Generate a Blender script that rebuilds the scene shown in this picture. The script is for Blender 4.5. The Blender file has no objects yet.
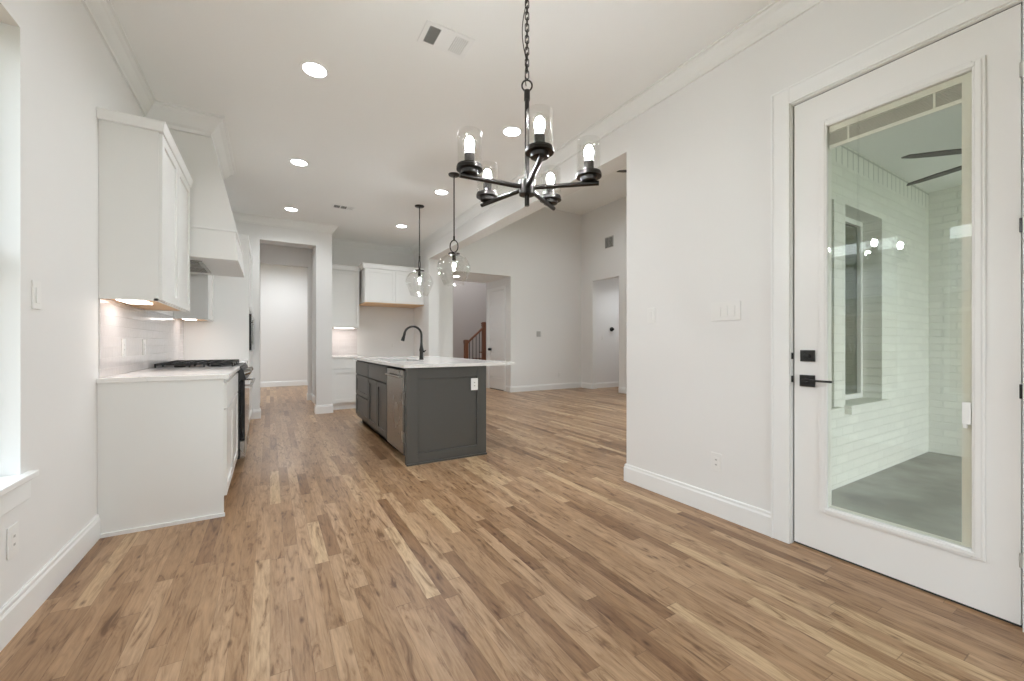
import bpy, bmesh, math, random
from mathutils import Vector, Matrix
sc = bpy.context.scene
C = sc.collection
random.seed(7)

# ------------------------------------------------------------ camera (f = 407 px at 1024, horizon row 344.5)
YAW = math.radians(30.735)
cam_d = bpy.data.cameras.new('camera'); cam = bpy.data.objects.new('camera', cam_d); C.objects.link(cam)
cam.location = (0, 0, 1.12); cam.rotation_euler = (math.radians(90), 0, -YAW)
cam_d.sensor_width = 36; cam_d.lens = 36*407/1024; cam_d.shift_y = (344.5-340.5)/1024
cam_d.clip_start = .02; cam_d.clip_end = 200
sc.camera = cam

# ------------------------------------------------------------ sky, exposure
w = bpy.data.worlds.new('world'); sc.world = w; w.use_nodes = True
wn = w.node_tree; bg = wn.nodes['Background']
tc = wn.nodes.new('ShaderNodeTexCoord'); sp = wn.nodes.new('ShaderNodeSeparateXYZ'); cr = wn.nodes.new('ShaderNodeValToRGB')
wn.links.new(tc.outputs['Generated'], sp.inputs[0]); wn.links.new(sp.outputs['Z'], cr.inputs[0])
cr.color_ramp.elements[0].position = 0.0; cr.color_ramp.elements[0].color = (.89, .945, 1.0, 1)
cr.color_ramp.elements[1].position = .8; cr.color_ramp.elements[1].color = (.76, .88, 1.0, 1)
wn.links.new(cr.outputs[0], bg.inputs[0]); bg.inputs[1].default_value = 4.7
vs = sc.view_settings; vs.view_transform = 'Standard'; vs.look = 'None'; vs.gamma = 1; vs.use_curve_mapping = False
vs.exposure = 0.3
cy = sc.cycles
cy.max_bounces = 12; cy.diffuse_bounces = 8; cy.glossy_bounces = 4; cy.transmission_bounces = 6; cy.transparent_max_bounces = 24
cy.sample_clamp_indirect = 6; cy.use_denoising = True; cy.caustics_reflective = False; cy.caustics_refractive = False
LW, RW, H = -.86, 2.52, 3.05          # left wall, right wall, kitchen ceiling

def portal(loc, rot, sx, sy):
    d = bpy.data.lights.new('sky_portal', 'AREA'); d.shape = 'RECTANGLE'; d.size = sx; d.size_y = sy; d.energy = 1
    d.cycles.is_portal = True
    o = bpy.data.objects.new('sky_portal', d); o.location = loc; o.rotation_euler = rot; C.objects.link(o)
LWIN = [(1.67, 2.41), (.62, 1.36), (-.43, .31), (-1.48, -.74)]       # window openings in the left wall
for a, b in LWIN: portal((-1.03, (a+b)/2, 1.49), (0, math.radians(-90), 0), 1.78, b-a)
BWIN = [(-.45, .55), (.75, 1.75)]  # unseen rear wall windows, added for extra daylight
for a, b in BWIN: portal(((a+b)/2, -2.17, 1.49), (math.radians(90), 0, 0), b-a, 1.78)
portal((7.2, 3.9, 1.9), (0, math.radians(90), 0), 2.4, 3.2)
portal((4.4, -4.4, 1.37), (math.radians(90), 0, 0), 3.3, 2.7)

# ------------------------------------------------------------ helpers
def tag(o, label=None, cat=None, group=None, kind=None):
    if label: o['label'] = label
    if cat: o['category'] = cat
    if group: o['group'] = group
    if kind: o['kind'] = kind
    return o
def empty(name, loc=(0,0,0), label=None, cat=None, group=None, kind=None, rz=0):
    o = bpy.data.objects.new(name, None); o.location = loc; o.rotation_euler = (0,0,rz); o.empty_display_size = .1
    C.objects.link(o); return tag(o, label, cat, group, kind)
class B:
    """collects shapes, build() links them as one mesh object"""
    def __init__(s): s.bm = bmesh.new()
    def box(s, x0, x1, y0, y1, z0, z1):
        r = bmesh.ops.create_cube(s.bm, size=1)
        for v in r['verts']:
            v.co = Vector(((x0+x1)/2+v.co.x*abs(x1-x0), (y0+y1)/2+v.co.y*abs(y1-y0), (z0+z1)/2+v.co.z*abs(z1-z0)))
        return s
    def obox(s, O, U, V, N, u0, u1, v0, v1, n0, n1):
        r = bmesh.ops.create_cube(s.bm, size=1); O=Vector(O); U=Vector(U); V=Vector(V); N=Vector(N)
        for v in r['verts']:
            v.co = O + U*((u0+u1)/2+v.co.x*(u1-u0)) + V*((v0+v1)/2+v.co.y*(v1-v0)) + N*((n0+n1)/2+v.co.z*(n1-n0))
        return s
    def cyl(s, p0, p1, r0, r1=None, seg=20):
        p0=Vector(p0); p1=Vector(p1); r1 = r0 if r1 is None else r1; d=p1-p0
        M = Matrix.Translation((p0+p1)/2) @ d.to_track_quat('Z','Y').to_matrix().to_4x4()
        bmesh.ops.create_cone(s.bm, cap_ends=True, cap_tris=False, segments=seg, radius1=r0, radius2=r1, depth=d.length, matrix=M)
        return s
    def sph(s, c, r, sc3=(1,1,1), seg=20):
        M = Matrix.Translation(Vector(c)) @ Matrix.Diagonal((*sc3,1))
        bmesh.ops.create_uvsphere(s.bm, u_segments=seg, v_segments=seg//2, radius=r, matrix=M); return s
    def lathe(s, prof, c=(0,0,0), seg=36, cap=False):
        c=Vector(c); rings=[]
        for r, z in prof:
            if r < 1e-6: rings.append([s.bm.verts.new(c+Vector((0,0,z)))])
            else: rings.append([s.bm.verts.new(c+Vector((r*math.cos(2*math.pi*i/seg), r*math.sin(2*math.pi*i/seg), z))) for i in range(seg)])
        for A, Bq in zip(rings, rings[1:]):
            for i in range(seg):
                j=(i+1)%seg
                if len(A)==1 and len(Bq)==1: continue
                if len(A)==1: s.bm.faces.new((A[0],Bq[j],Bq[i]))
                elif len(Bq)==1: s.bm.faces.new((A[i],A[j],Bq[0]))
                else: s.bm.faces.new((A[i],A[j],Bq[j],Bq[i]))
        return s
    def tube(s, pts, r, seg=8, closed=False):
        pts=[Vector(p) for p in pts]; n=len(pts); rings=[]; rr = r if isinstance(r,(list,tuple)) else [r]*n; up=None
        for i,p in enumerate(pts):
            if closed: t=(pts[(i+1)%n]-pts[i-1]).normalized()
            else: t=(pts[min(i+1,n-1)]-pts[max(i-1,0)]).normalized()
            if up is None:
                up = Vector((0,0,1)) if abs(t.z)<.9 else Vector((1,0,0))
            a = (up - t*up.dot(t)).normalized(); b=t.cross(a); up=a
            rings.append([s.bm.verts.new(p+rr[i]*(a*math.cos(2*math.pi*k/seg)+b*math.sin(2*math.pi*k/seg))) for k in range(seg)])
        m = n if closed else n-1
        for i in range(m):
            A=rings[i]; D=rings[(i+1)%n]
            for k in range(seg):
                s.bm.faces.new((A[k],A[(k+1)%seg],D[(k+1)%seg],D[k]))
        if not closed:
            s.bm.faces.new(rings[0][::-1]); s.bm.faces.new(rings[-1])
        return s
    def loft(s, P, Q):
        """solid between two same-length polygons"""
        a=[s.bm.verts.new(p) for p in P]; b=[s.bm.verts.new(p) for p in Q]; n=len(a)
        for i in range(n): s.bm.faces.new((a[i],a[(i+1)%n],b[(i+1)%n],b[i]))
        s.bm.faces.new(a[::-1]); s.bm.faces.new(b); return s
    def run(s, prof, p0, p1, nrm, z, m0=0, m1=0):
        """moulding profile [(distance off wall, dz)] swept from p0 to p1, mitred by m"""
        p0=Vector((*p0,0)); p1=Vector((*p1,0)); N=Vector((*nrm,0)); D=(p1-p0).normalized()
        P=[p0+N*d+D*(d*m0)+Vector((0,0,z+q)) for d,q in prof]; Q=[p1+N*d+D*(d*m1)+Vector((0,0,z+q)) for d,q in prof]
        return s.loft(P,Q)
    def build(s, name, mat, parent=None, smooth=False, bev=0, loc=None):
        bmesh.ops.recalc_face_normals(s.bm, faces=s.bm.faces)
        me=bpy.data.meshes.new(name); s.bm.to_mesh(me); s.bm.free()
        o=bpy.data.objects.new(name, me); C.objects.link(o); me.materials.append(mat)
        if smooth:
            for p in me.polygons: p.use_smooth=True
            e=o.modifiers.new('edge_split','EDGE_SPLIT'); e.split_angle=math.radians(40)
        if bev:
            b=o.modifiers.new('bevel','BEVEL'); b.width=bev; b.segments=2; b.limit_method='ANGLE'; b.angle_limit=math.radians(50)
        if parent is not None:
            o.parent=parent
            o.matrix_parent_inverse = Matrix.Identity(4)
            q=parent; off=Vector((0,0,0))
            while q is not None: off += q.location; q=q.parent
            for v in me.vertices: v.co -= off          # vertices are given in world space
        return o
def struct(o): o['kind']='structure'; return o
def tree(o):
    out=[]
    for ch in o.children: out.append(ch)
    return out
def dup(root, loc, rz=None, **kw):
    r=root.copy(); C.objects.link(r); r.location=loc
    if rz is not None: r.rotation_euler=(0,0,rz)
    for k,v in kw.items(): r[k]=v
    for ch in list(root.children):
        if ch.name.startswith('\0'): continue
        c=ch.copy(); C.objects.link(c); c.parent=r
        for g in list(ch.children):
            d=g.copy(); C.objects.link(d); d.parent=c
    return r

# ------------------------------------------------------------ materials
def mat(name, col, rough=.5, metal=0, spec=.5, bump=0, bscale=60, emis=None, estr=0, coat=0):
    m=bpy.data.materials.new(name); m.use_nodes=True; n=m.node_tree; p=n.nodes['Principled BSDF']
    p.inputs['Base Color'].default_value=(*col,1); p.inputs['Roughness'].default_value=rough
    p.inputs['Metallic'].default_value=metal; p.inputs['Specular IOR Level'].default_value=spec
    p.inputs['Coat Weight'].default_value=coat
    if emis: p.inputs['Emission Color'].default_value=(*emis,1); p.inputs['Emission Strength'].default_value=estr
    no=n.nodes.new('ShaderNodeTexNoise'); no.inputs['Scale'].default_value=bscale
    t=n.nodes.new('ShaderNodeTexCoord'); n.links.new(t.outputs['Object'], no.inputs['Vector'])
    if bump:
        b=n.nodes.new('ShaderNodeBump'); b.inputs['Strength'].default_value=bump; b.inputs['Distance'].default_value=.002
        n.links.new(no.outputs['Fac'], b.inputs['Height']); n.links.new(b.outputs[0], p.inputs['Normal'])
    else:   # a touch of uneven gloss
        mr=n.nodes.new('ShaderNodeMapRange'); mr.inputs['To Min'].default_value=max(0,rough-.03); mr.inputs['To Max'].default_value=min(1,rough+.03)
        n.links.new(no.outputs['Fac'], mr.inputs['Value']); n.links.new(mr.outputs[0], p.inputs['Roughness'])
    return m
M={}
M['wall']=mat('wall_paint',(.79,.780,.766),.6,spec=.3,bump=.15,bscale=220)
M['ceil']=mat('ceiling_paint',(.87,.87,.855),.8,spec=.2,bump=.1,bscale=150)
M['trim']=mat('trim_white',(.84,.84,.83),.32)
M['crown']=mat('crown_paint',(.80,.798,.78),.5)
M['cab']=mat('cabinet_white',(.80,.797,.78),.35)
M['door']=mat('door_white',(.83,.82,.805),.4)
M['plate']=mat('plate_white',(.80,.79,.77),.3)
M['platew']=mat('plate_bright',(.9,.9,.89),.3)
M['grey']=mat('island_grey',(.087,.084,.078),.38)
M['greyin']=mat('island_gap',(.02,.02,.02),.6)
M['steel']=mat('stainless',(.38,.36,.33),.27,metal=1,bscale=3)
M['black']=mat('black_metal',(.018,.017,.016),.38,metal=.3)
M['bronze']=mat('dark_bronze',(.035,.031,.028),.32,metal=.8)
M['blackglass']=mat('black_glass',(.008,.008,.009),.06)
M['iron']=mat('cast_iron',(.02,.02,.02),.55)
M['maple']=mat('maple',(.72,.47,.26),.45)
M['redwood']=mat('stained_oak',(.20,.075,.035),.4)
M['concrete']=mat('patio_concrete',(.36,.36,.34),.75,bump=.3,bscale=8)
def _stain(m):
    n=m.node_tree; p=n.nodes['Principled BSDF']; tc=n.nodes.new('ShaderNodeTexCoord'); a=n.nodes.new('ShaderNodeTexNoise'); a.inputs['Scale'].default_value=2.5; a.inputs['Detail'].default_value=8
    q=n.nodes.new('ShaderNodeValToRGB'); q.color_ramp.elements[0].position=.35; q.color_ramp.elements[0].color=(.29,.29,.275,1); q.color_ramp.elements[1].position=.65; q.color_ramp.elements[1].color=(.42,.42,.40,1)
    n.links.new(tc.outputs['Object'],a.inputs['Vector']); n.links.new(a.outputs['Fac'],q.inputs[0]); n.links.new(q.outputs[0],p.inputs['Base Color'])
_stain(M['concrete'])
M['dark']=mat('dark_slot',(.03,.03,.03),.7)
M['vgrey']=mat('vent_slat',(.45,.44,.42),.5)
M['blind']=mat('blind_slat',(.48,.47,.45),.5)
M['grass']=mat('grass_lawn',(.10,.13,.05),.9)
M['fan']=mat('fan_blade',(.05,.045,.04),.5)
M['bulb']=mat('bulb_glow',(1,1,1),.3,emis=(.91,.955,1.0),estr=360)
M['led']=mat('led_lens',(1,1,1),.4,emis=(.97,.98,1.0),estr=14)
M['under']=mat('led_strip',(1,1,1),.4,emis=(1,.92,.88),estr=4)
M['brown']=mat('dim_wall_paint',(.52,.47,.44),.6,bump=.15,bscale=220)  # wall paint darkened and warmed to carry the stair hall's low light
def glass(name, tint=(1,1,1), boost=.04):
    m=bpy.data.materials.new(name); m.use_nodes=True; n=m.node_tree; n.nodes.clear()
    o=n.nodes.new('ShaderNodeOutputMaterial'); mx=n.nodes.new('ShaderNodeMixShader'); t=n.nodes.new('ShaderNodeBsdfTransparent'); g=n.nodes.new('ShaderNodeBsdfGlossy')
    t.inputs[0].default_value=(*tint,1); g.inputs['Roughness'].default_value=.0; g.inputs[0].default_value=(1,1,1,1)
    lw=n.nodes.new('ShaderNodeLayerWeight'); lw.inputs[0].default_value=.5
    pw=n.nodes.new('ShaderNodeMath'); pw.operation='POWER'; pw.inputs[1].default_value=4
    ma=n.nodes.new('ShaderNodeMath'); ma.operation='MULTIPLY_ADD'; ma.inputs[1].default_value=1-boost; ma.inputs[2].default_value=boost
    n.links.new(lw.outputs['Facing'],pw.inputs[0]); n.links.new(pw.outputs[0],ma.inputs[0]); n.links.new(ma.outputs[0],mx.inputs[0])
    n.links.new(t.outputs[0],mx.inputs[1]); n.links.new(g.outputs[0],mx.inputs[2]); n.links.new(mx.outputs[0],o.inputs[0]); return m
M['glass']=glass('window_glass',(.97,.985,.975)); M['dimglass']=glass('dim_room_glass',(.45,.52,.46)); M['doorglass']=glass('door_glass',(.965,.968,.925),.04); M['shade']=glass('clear_shade_glass',(.97,.97,.965),.035)  # patio panes: darkness of the room behind is put into the tint
def nmath(n,op,a=None,b=None):
    x=n.nodes.new('ShaderNodeMath'); x.operation=op
    for i,v in enumerate((a,b)):
        if v is None: continue
        if isinstance(v,(int,float)): x.inputs[i].default_value=v
        else: n.links.new(v,x.inputs[i])
    return x.outputs[0]
def wood_floor():
    m=bpy.data.materials.new('oak_plank_floor'); m.use_nodes=True; n=m.node_tree; p=n.nodes['Principled BSDF']; L=n.links
    tc=n.nodes.new('ShaderNodeTexCoord'); s=n.nodes.new('ShaderNodeSeparateXYZ'); L.new(tc.outputs['Object'],s.inputs[0])
    PW=.066
    xs=nmath(n,'DIVIDE',s.outputs['X'],PW); row=nmath(n,'FLOOR',xs); fx=nmath(n,'FRACT',xs)
    wr=n.nodes.new('ShaderNodeTexWhiteNoise'); wr.noise_dimensions='1D'; L.new(row,wr.inputs['W'])
    wr2=n.nodes.new('ShaderNodeTexWhiteNoise'); wr2.noise_dimensions='1D'; L.new(nmath(n,'ADD',row,37.3),wr2.inputs['W'])
    ln=nmath(n,'ADD',nmath(n,'MULTIPLY',wr2.outputs['Value'],.8),.55)
    ys=nmath(n,'DIVIDE',nmath(n,'ADD',s.outputs['Y'],nmath(n,'MULTIPLY',wr.outputs['Value'],9.0)),ln)
    col=nmath(n,'FLOOR',ys); fy=nmath(n,'FRACT',ys)
    cv=n.nodes.new('ShaderNodeCombineXYZ'); L.new(row,cv.inputs[0]); L.new(col,cv.inputs[1])
    wc=n.nodes.new('ShaderNodeTexWhiteNoise'); wc.noise_dimensions='2D'; L.new(cv.outputs[0],wc.inputs['Vector'])
    rp=n.nodes.new('ShaderNodeValToRGB'); e=rp.color_ramp.elements
    e[0].position=0; e[0].color=(.235,.127,.064,1); e[1].position=1; e[1].color=(.56,.395,.235,1)
    for ps,c in ((.12,(.33,.196,.105)),(.45,(.393,.243,.136)),(.85,(.455,.295,.176))):
        q=rp.color_ramp.elements.new(ps); q.color=(*c,1)
    L.new(wc.outputs['Value'],rp.inputs[0])
    # grain, shifted per plank: broad cloudy figure plus thin dark streaks
    gv=n.nodes.new('ShaderNodeCombineXYZ'); off=nmath(n,'MULTIPLY',wc.outputs['Value'],40.0)
    L.new(nmath(n,'ADD',nmath(n,'MULTIPLY',s.outputs['X'],17.0),off),gv.inputs[0]); L.new(nmath(n,'ADD',nmath(n,'MULTIPLY',s.outputs['Y'],2.6),off),gv.inputs[1]); L.new(off,gv.inputs[2])
    g1=n.nodes.new('ShaderNodeTexNoise'); g1.inputs['Scale'].default_value=1.3; g1.inputs['Detail'].default_value=7; g1.inputs['Roughness'].default_value=.62; g1.inputs['Distortion'].default_value=1.5
    L.new(gv.outputs[0],g1.inputs['Vector'])
    r1=n.nodes.new('ShaderNodeValToRGB'); q=r1.color_ramp.elements; q[0].position=.32; q[0].color=(.42,.34,.27,1); q[1].position=.70; q[1].color=(1.14,1.13,1.12,1)
    m1=q.new(.43); m1.color=(.82,.78,.74,1); m1=q.new(.52); m1.color=(1.0,1.0,1.0,1)
    L.new(g1.outputs['Fac'],r1.inputs[0])
    # fine pores
    fv=n.nodes.new('ShaderNodeCombineXYZ'); L.new(nmath(n,'ADD',nmath(n,'MULTIPLY',s.outputs['X'],120.0),off),fv.inputs[0]); L.new(nmath(n,'MULTIPLY',s.outputs['Y'],9.0),fv.inputs[1])
    g2=n.nodes.new('ShaderNodeTexNoise'); g2.inputs['Scale'].default_value=1.0; g2.inputs['Detail'].default_value=3; L.new(fv.outputs[0],g2.inputs['Vector'])
    r2=n.nodes.new('ShaderNodeValToRGB'); r2.color_ramp.elements[0].position=.35; r2.color_ramp.elements[0].color=(.84,.82,.8,1); r2.color_ramp.elements[1].position=.6; r2.color_ramp.elements[1].color=(1.03,1.03,1.03,1)
    L.new(g2.outputs['Fac'],r2.inputs[0])
    # knots
    kv=n.nodes.new('ShaderNodeCombineXYZ'); L.new(nmath(n,'MULTIPLY',s.outputs['X'],12.0),kv.inputs[0]); L.new(nmath(n,'MULTIPLY',s.outputs['Y'],5.0),kv.inputs[1])
    vo=n.nodes.new('ShaderNodeTexVoronoi'); vo.inputs['Scale'].default_value=1.0; L.new(kv.outputs[0],vo.inputs['Vector'])
    r3=n.nodes.new('ShaderNodeValToRGB'); r3.color_ramp.elements[0].position=.03; r3.color_ramp.elements[0].color=(.42,.36,.32,1); r3.color_ramp.elements[1].position=.15; r3.color_ramp.elements[1].color=(1,1,1,1)
    L.new(vo.outputs['Distance'],r3.inputs[0])
    def mul(a,b):
        x=n.nodes.new('ShaderNodeMix'); x.data_type='RGBA'; x.blend_type='MULTIPLY'; x.inputs[0].default_value=1; L.new(a,x.inputs[6]); L.new(b,x.inputs[7]); return x.outputs[2]
    c=mul(mul(mul(rp.outputs[0],r1.outputs[0]),r2.outputs[0]),r3.outputs[0])
    # seams
    ex=nmath(n,'MINIMUM',fx,nmath(n,'SUBTRACT',1.0,fx)); ey=nmath(n,'MULTIPLY',nmath(n,'MINIMUM',fy,nmath(n,'SUBTRACT',1.0,fy)),8.0)
    sm=nmath(n,'LESS_THAN',nmath(n,'MINIMUM',ex,ey),.012)
    x=n.nodes.new('ShaderNodeMix'); x.data_type='RGBA'; L.new(nmath(n,'MULTIPLY',sm,.45),x.inputs[0]); L.new(c,x.inputs[6]); x.inputs[7].default_value=(.08,.045,.025,1)
    L.new(x.outputs[2],p.inputs['Base Color'])
    mr=n.nodes.new('ShaderNodeMapRange'); p.inputs['Specular IOR Level'].default_value=.32; mr.inputs['To Min'].default_value=.25; mr.inputs['To Max'].default_value=.38; L.new(g1.outputs['Fac'],mr.inputs['Value']); L.new(mr.outputs[0],p.inputs['Roughness'])
    b=n.nodes.new('ShaderNodeBump'); b.inputs['Strength'].default_value=.12; b.inputs['Distance'].default_value=.001; L.new(g1.outputs['Fac'],b.inputs['Height']); L.new(b.outputs[0],p.inputs['Normal'])
    return m
M['floor']=wood_floor()
def brick(name, ax, bw, bh, col, mort, rough, msize, bump, off=.5, wob=0, rot=False):
    m=bpy.data.materials.new(name); m.use_nodes=True; n=m.node_tree; p=n.nodes['Principled BSDF']; L=n.links
    tc=n.nodes.new('ShaderNodeTexCoord'); s=n.nodes.new('ShaderNodeSeparateXYZ'); L.new(tc.outputs['Object'],s.inputs[0])
    cv=n.nodes.new('ShaderNodeCombineXYZ')
    a,b_=(s.outputs[ax],s.outputs['Z'])
    if rot: a,b_=b_,a
    L.new(a,cv.inputs[0]); L.new(b_,cv.inputs[1])
    br=n.nodes.new('ShaderNodeTexBrick'); br.offset=off; br.inputs['Scale'].default_value=1; br.inputs['Brick Width'].default_value=bw; br.inputs['Row Height'].default_value=bh
    br.inputs['Mortar Size'].default_value=msize; br.inputs['Mortar Smooth'].default_value=.4; br.inputs['Color1'].default_value=(*col,1); br.inputs['Color2'].default_value=(*[c*.93 for c in col],1); br.inputs['Mortar'].default_value=(*mort,1)
    L.new(cv.outputs[0],br.inputs['Vector']); L.new(br.outputs['Color'],p.inputs['Base Color']); p.inputs['Roughness'].default_value=rough
    bp=n.nodes.new('ShaderNodeBump'); bp.invert=True; bp.inputs['Strength'].default_value=bump; bp.inputs['Distance'].default_value=.004; L.new(br.outputs['Fac'],bp.inputs['Height'])
    no=n.nodes.new('ShaderNodeTexNoise'); no.inputs['Scale'].default_value=22 if wob else 60; L.new(tc.outputs['Object'],no.inputs['Vector'])
    b2=n.nodes.new('ShaderNodeBump'); b2.inputs['Strength'].default_value=wob or .25; b2.inputs['Distance'].default_value=.004; L.new(no.outputs['Fac'],b2.inputs['Height']); L.new(bp.outputs[0],b2.inputs['Normal']); L.new(b2.outputs[0],p.inputs['Normal'])
    return m
M['tileL']=brick('glazed_tile_side','Y',.20,.065,(.74,.70,.69),(.78,.75,.73),.10,.002,.5,wob=.35)
M['tileB']=brick('glazed_tile_back','X',.20,.065,(.74,.70,.69),(.78,.75,.73),.10,.002,.5,wob=.3)
M['brickX']=brick('painted_brick_long','X',.21,.075,(.80,.80,.755),(.75,.75,.705),.7,.008,.8)
M['brickY']=brick('painted_brick_return','Y',.21,.075,(.80,.80,.755),(.75,.75,.705),.7,.008,.8)
M['soldier']=brick('painted_soldier_course','X',.21,.105,(.80,.80,.755),(.50,.50,.465),.7,.009,.9,off=0,rot=True)
def quartz():
    m=mat('white_quartz',(.84,.82,.80),.12); n=m.node_tree; p=n.nodes['Principled BSDF']; L=n.links
    tc=n.nodes.new('ShaderNodeTexCoord'); no=n.nodes.new('ShaderNodeTexNoise'); no.inputs['Scale'].default_value=2.2; no.inputs['Detail'].default_value=7; no.inputs['Distortion'].default_value=1.6
    L.new(tc.outputs['Object'],no.inputs['Vector']); r=n.nodes.new('ShaderNodeValToRGB'); e=r.color_ramp.elements
    e[0].position=.485; e[0].color=(.86,.845,.825,1); e[1].position=.515; e[1].color=(.86,.845,.825,1); q=e.new(.5); q.color=(.77,.755,.735,1)
    L.new(no.outputs['Fac'],r.inputs[0]); L.new(r.outputs[0],p.inputs['Base Color']); return m
M['quartz']=quartz()

# ------------------------------------------------------------ SETTING
def wall_with_holes_x(b, x0, x1, y0, y1, z0, z1, holes):      # wall in a plane x = const; holes (y0,y1,z0,z1) sorted
    y=y0
    for a,c,p,q in holes:
        b.box(x0,x1,y,a,z0,z1)
        if p>z0: b.box(x0,x1,a,c,z0,p)
        if q<z1: b.box(x0,x1,a,c,q,z1)
        y=c
    b.box(x0,x1,y,y1,z0,z1); return b
def wall_with_holes_y(b, x0, x1, y0, y1, z0, z1, holes):
    x=x0
    for a,c,p,q in holes:
        b.box(x,a,y0,y1,z0,z1)
        if p>z0: b.box(a,c,y0,y1,z0,p)
        if q<z1: b.box(a,c,y0,y1,q,z1)
        x=c
    b.box(x,x1,y0,y1,z0,z1); return b
BY=-2.0
struct(B().box(-3,RW,BY-.15,1.2,-.1,0).box(-3,RW+.06,1.2,2.0,-.1,0).box(-3,9,2.0,14,-.1,0).box(RW,RW+.10,BY,1.2,-.1,0).build('floor',M['floor']))
struct(wall_with_holes_x(B(),-1.01,LW,BY-.15,7.25,0,H+.1,[(a,b,.575,2.39) for a,b in sorted(LWIN)]).build('wall_left',M['wall']))
struct(wall_with_holes_y(B(),LW,RW,BY-.15,BY,0,H+.1,[(a,b,.6,2.39) for a,b in BWIN]).build('wall_rear',M['wall']))
# right wall with the patio door, header over the wide opening and the stub at its far end
struct(wall_with_holes_x(B(),RW,RW+.18,BY-.15,2.395,0,4.5,[(.325,1.190,0,2.488)]).build('wall_right',M['wall']))
struct(B().box(RW,RW+.20,2.395,7.25,2.705,4.5).build('wall_header',M['wall']))
struct(B().box(RW,RW+.20,7.25,8.2,0,4.5).build('wall_stub',M['wall']))
# wall with the passage, and its return beside the far cabinets
b=wall_with_holes_y(B(),-1.01,.875,7.25,7.40,0,H+.1,[(-.135,.64,0,2.715)]); b.box(.73,.875,7.40,9.15,0,H+.1)
struct(b.build('wall_passage',M['wall']))
struct(B().box(.875,RW,8.15,8.30,0,H+.1).build('wall_kitchen_back',M['wall']))
struct(B().box(-1.0,-.85,7.4,9.15,0,H).build('wall_vestibule_left',M['wall']))
struct(wall_with_holes_y(B(),-2.2,3.0,9.15,9.28,0,3.6,[(-.16,.66,0,2.685)]).build('wall_vestibule_back',M['wall']))
struct(B().box(-2.2,3.3,12.5,12.65,0,3.6).build('wall_far_room',M['wall']))
struct(wall_with_holes_x(B(),-2.35,-2.2,9.15,12.65,0,3.6,[(10.0,11.8,.6,2.4)]).build('wall_far_room_left',M['wall']))
struct(B().box(3.0,3.15,8.35,12.5,0,3.6).build('wall_far_room_right',M['wall']))
portal((-2.4,10.9,1.5),(0,math.radians(-90),0),1.8,1.8)
struct(B().box(-1.01,RW,BY-.15,9.15,H,H+.1).build('ceiling',M['ceil']))
struct(B().box(-2.35,3.15,9.28,12.65,3.6,3.7).build('ceiling_far_room',M['ceil']))
# living room
struct(wall_with_holes_y(B(),RW+.20,6.98,8.2,8.35,0,4.5,[(3.39,4.84,0,2.715)]).build('wall_living_back',M['wall']))
struct(wall_with_holes_x(B(),6.98,7.12,1.47,8.35,0,4.5,[(2.3,5.5,.7,3.1),(6.87,7.77,0,2.72)]).build('wall_living_side',M['wall']))
struct(B().box(RW,7.12,1.47,8.35,4.5,4.6).build('ceiling_living',M['ceil']))
# nook behind the side opening
struct(B().box(7.12,8.7,7.85,7.97,0,2.9).build('wall_nook_back',M['wall']))
struct(B().box(7.12,8.7,6.2,6.3,0,2.9).box(8.6,8.7,6.3,7.85,0,2.9).build('wall_nook_side',M['wall']))
struct(B().box(7.12,8.7,6.2,7.97,2.9,3.0).build('ceiling_nook',M['ceil']))
# hall recess and stair hall
struct(B().box(3.15,3.39,8.35,9.45,0,2.8).build('wall_hall_left',M['wall']))
struct(wall_with_holes_x(B(),4.84,4.98,8.35,9.46,0,2.8,[(8.50,9.30,0,2.47)]).build('wall_hall_right',M['wall']))
struct(B().box(3.15,4.98,8.35,9.46,2.715,2.8).build('ceiling_hall',M['ceil']))
struct(B().box(2.9,8.8,12.2,12.3,0,5).build('wall_stair',M['brown']))
struct(B().box(3.0,3.15,9.45,12.2,H,5).box(8.7,8.8,9.45,12.2,0,5).box(4.98,8.8,9.35,9.45,0,5).box(3.0,4.98,9.35,9.45,2.8,5).build('wall_stair_side',M['wall']))
struct(B().box(3.0,8.8,9.35,12.3,5,5.1).build('ceiling_stair',M['ceil']))

# crown moulding
CP=[(0,0),(0,-.11),(.014,-.11),(.018,-.092),(.030,-.080),(.055,-.040),(.070,-.026),(.074,-.012),(.088,-.010),(.088,0)]
def crown(name,*runs):
    b=B()
    for r in runs: b.run(CP,*r)
    return struct(b.build(name,M['crown']))
crown('trim_1',((LW,BY),(LW,7.25),(1,0),H,0,-1))
crown('trim_2',((LW,7.25),(.875,7.25),(0,-1),H,1,1),((.875,7.25),(.875,8.15),(1,0),H,-1,-1),((.875,8.15),(RW,8.15),(0,-1),H,1,-1))
crown('trim_3',((RW,BY),(RW,8.15),(-1,0),H,0,-1))
# baseboards
def base(name, *runs, h=.14, t=.016):
    b=B(); pr=[(0,0),(t,0),(t,h-.03),(t-.005,h-.018),(t-.005,h-.006),(t-.009,h),(0,h)]
    for r in runs: b.run(pr,r[0],r[1],r[2],0,*(r[3:] if len(r)>3 else (0,0)))
    return struct(b.build(name,M['trim']))
base('baseboard_left',((LW,BY),(LW,3.245),(1,0)))
base('baseboard_right',((RW,1.25),(RW,2.395),(-1,0),0,1),((RW,2.395),(RW+.18,2.395),(0,1),-1,0),((RW,BY),(RW,.25),(-1,0)))
base('baseboard_passage',((-.245,7.25),(-.135,7.25),(0,-1),0,1),((-.135,7.25),(-.135,7.40),(1,0),-1,0),((.64,7.25),(.875,7.25),(0,-1),-1,1),((.64,7.25),(.64,7.40),(-1,0),-1,0),((.875,7.25),(.875,7.49),(1,0),-1,0))
base('baseboard_vestibule',((.66,9.15),(.73,9.15),(0,-1),-1,0),((.66,9.15),(.66,9.28),(-1,0),-1,0),((.73,7.4),(.73,9.15),(-1,0)))
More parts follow.
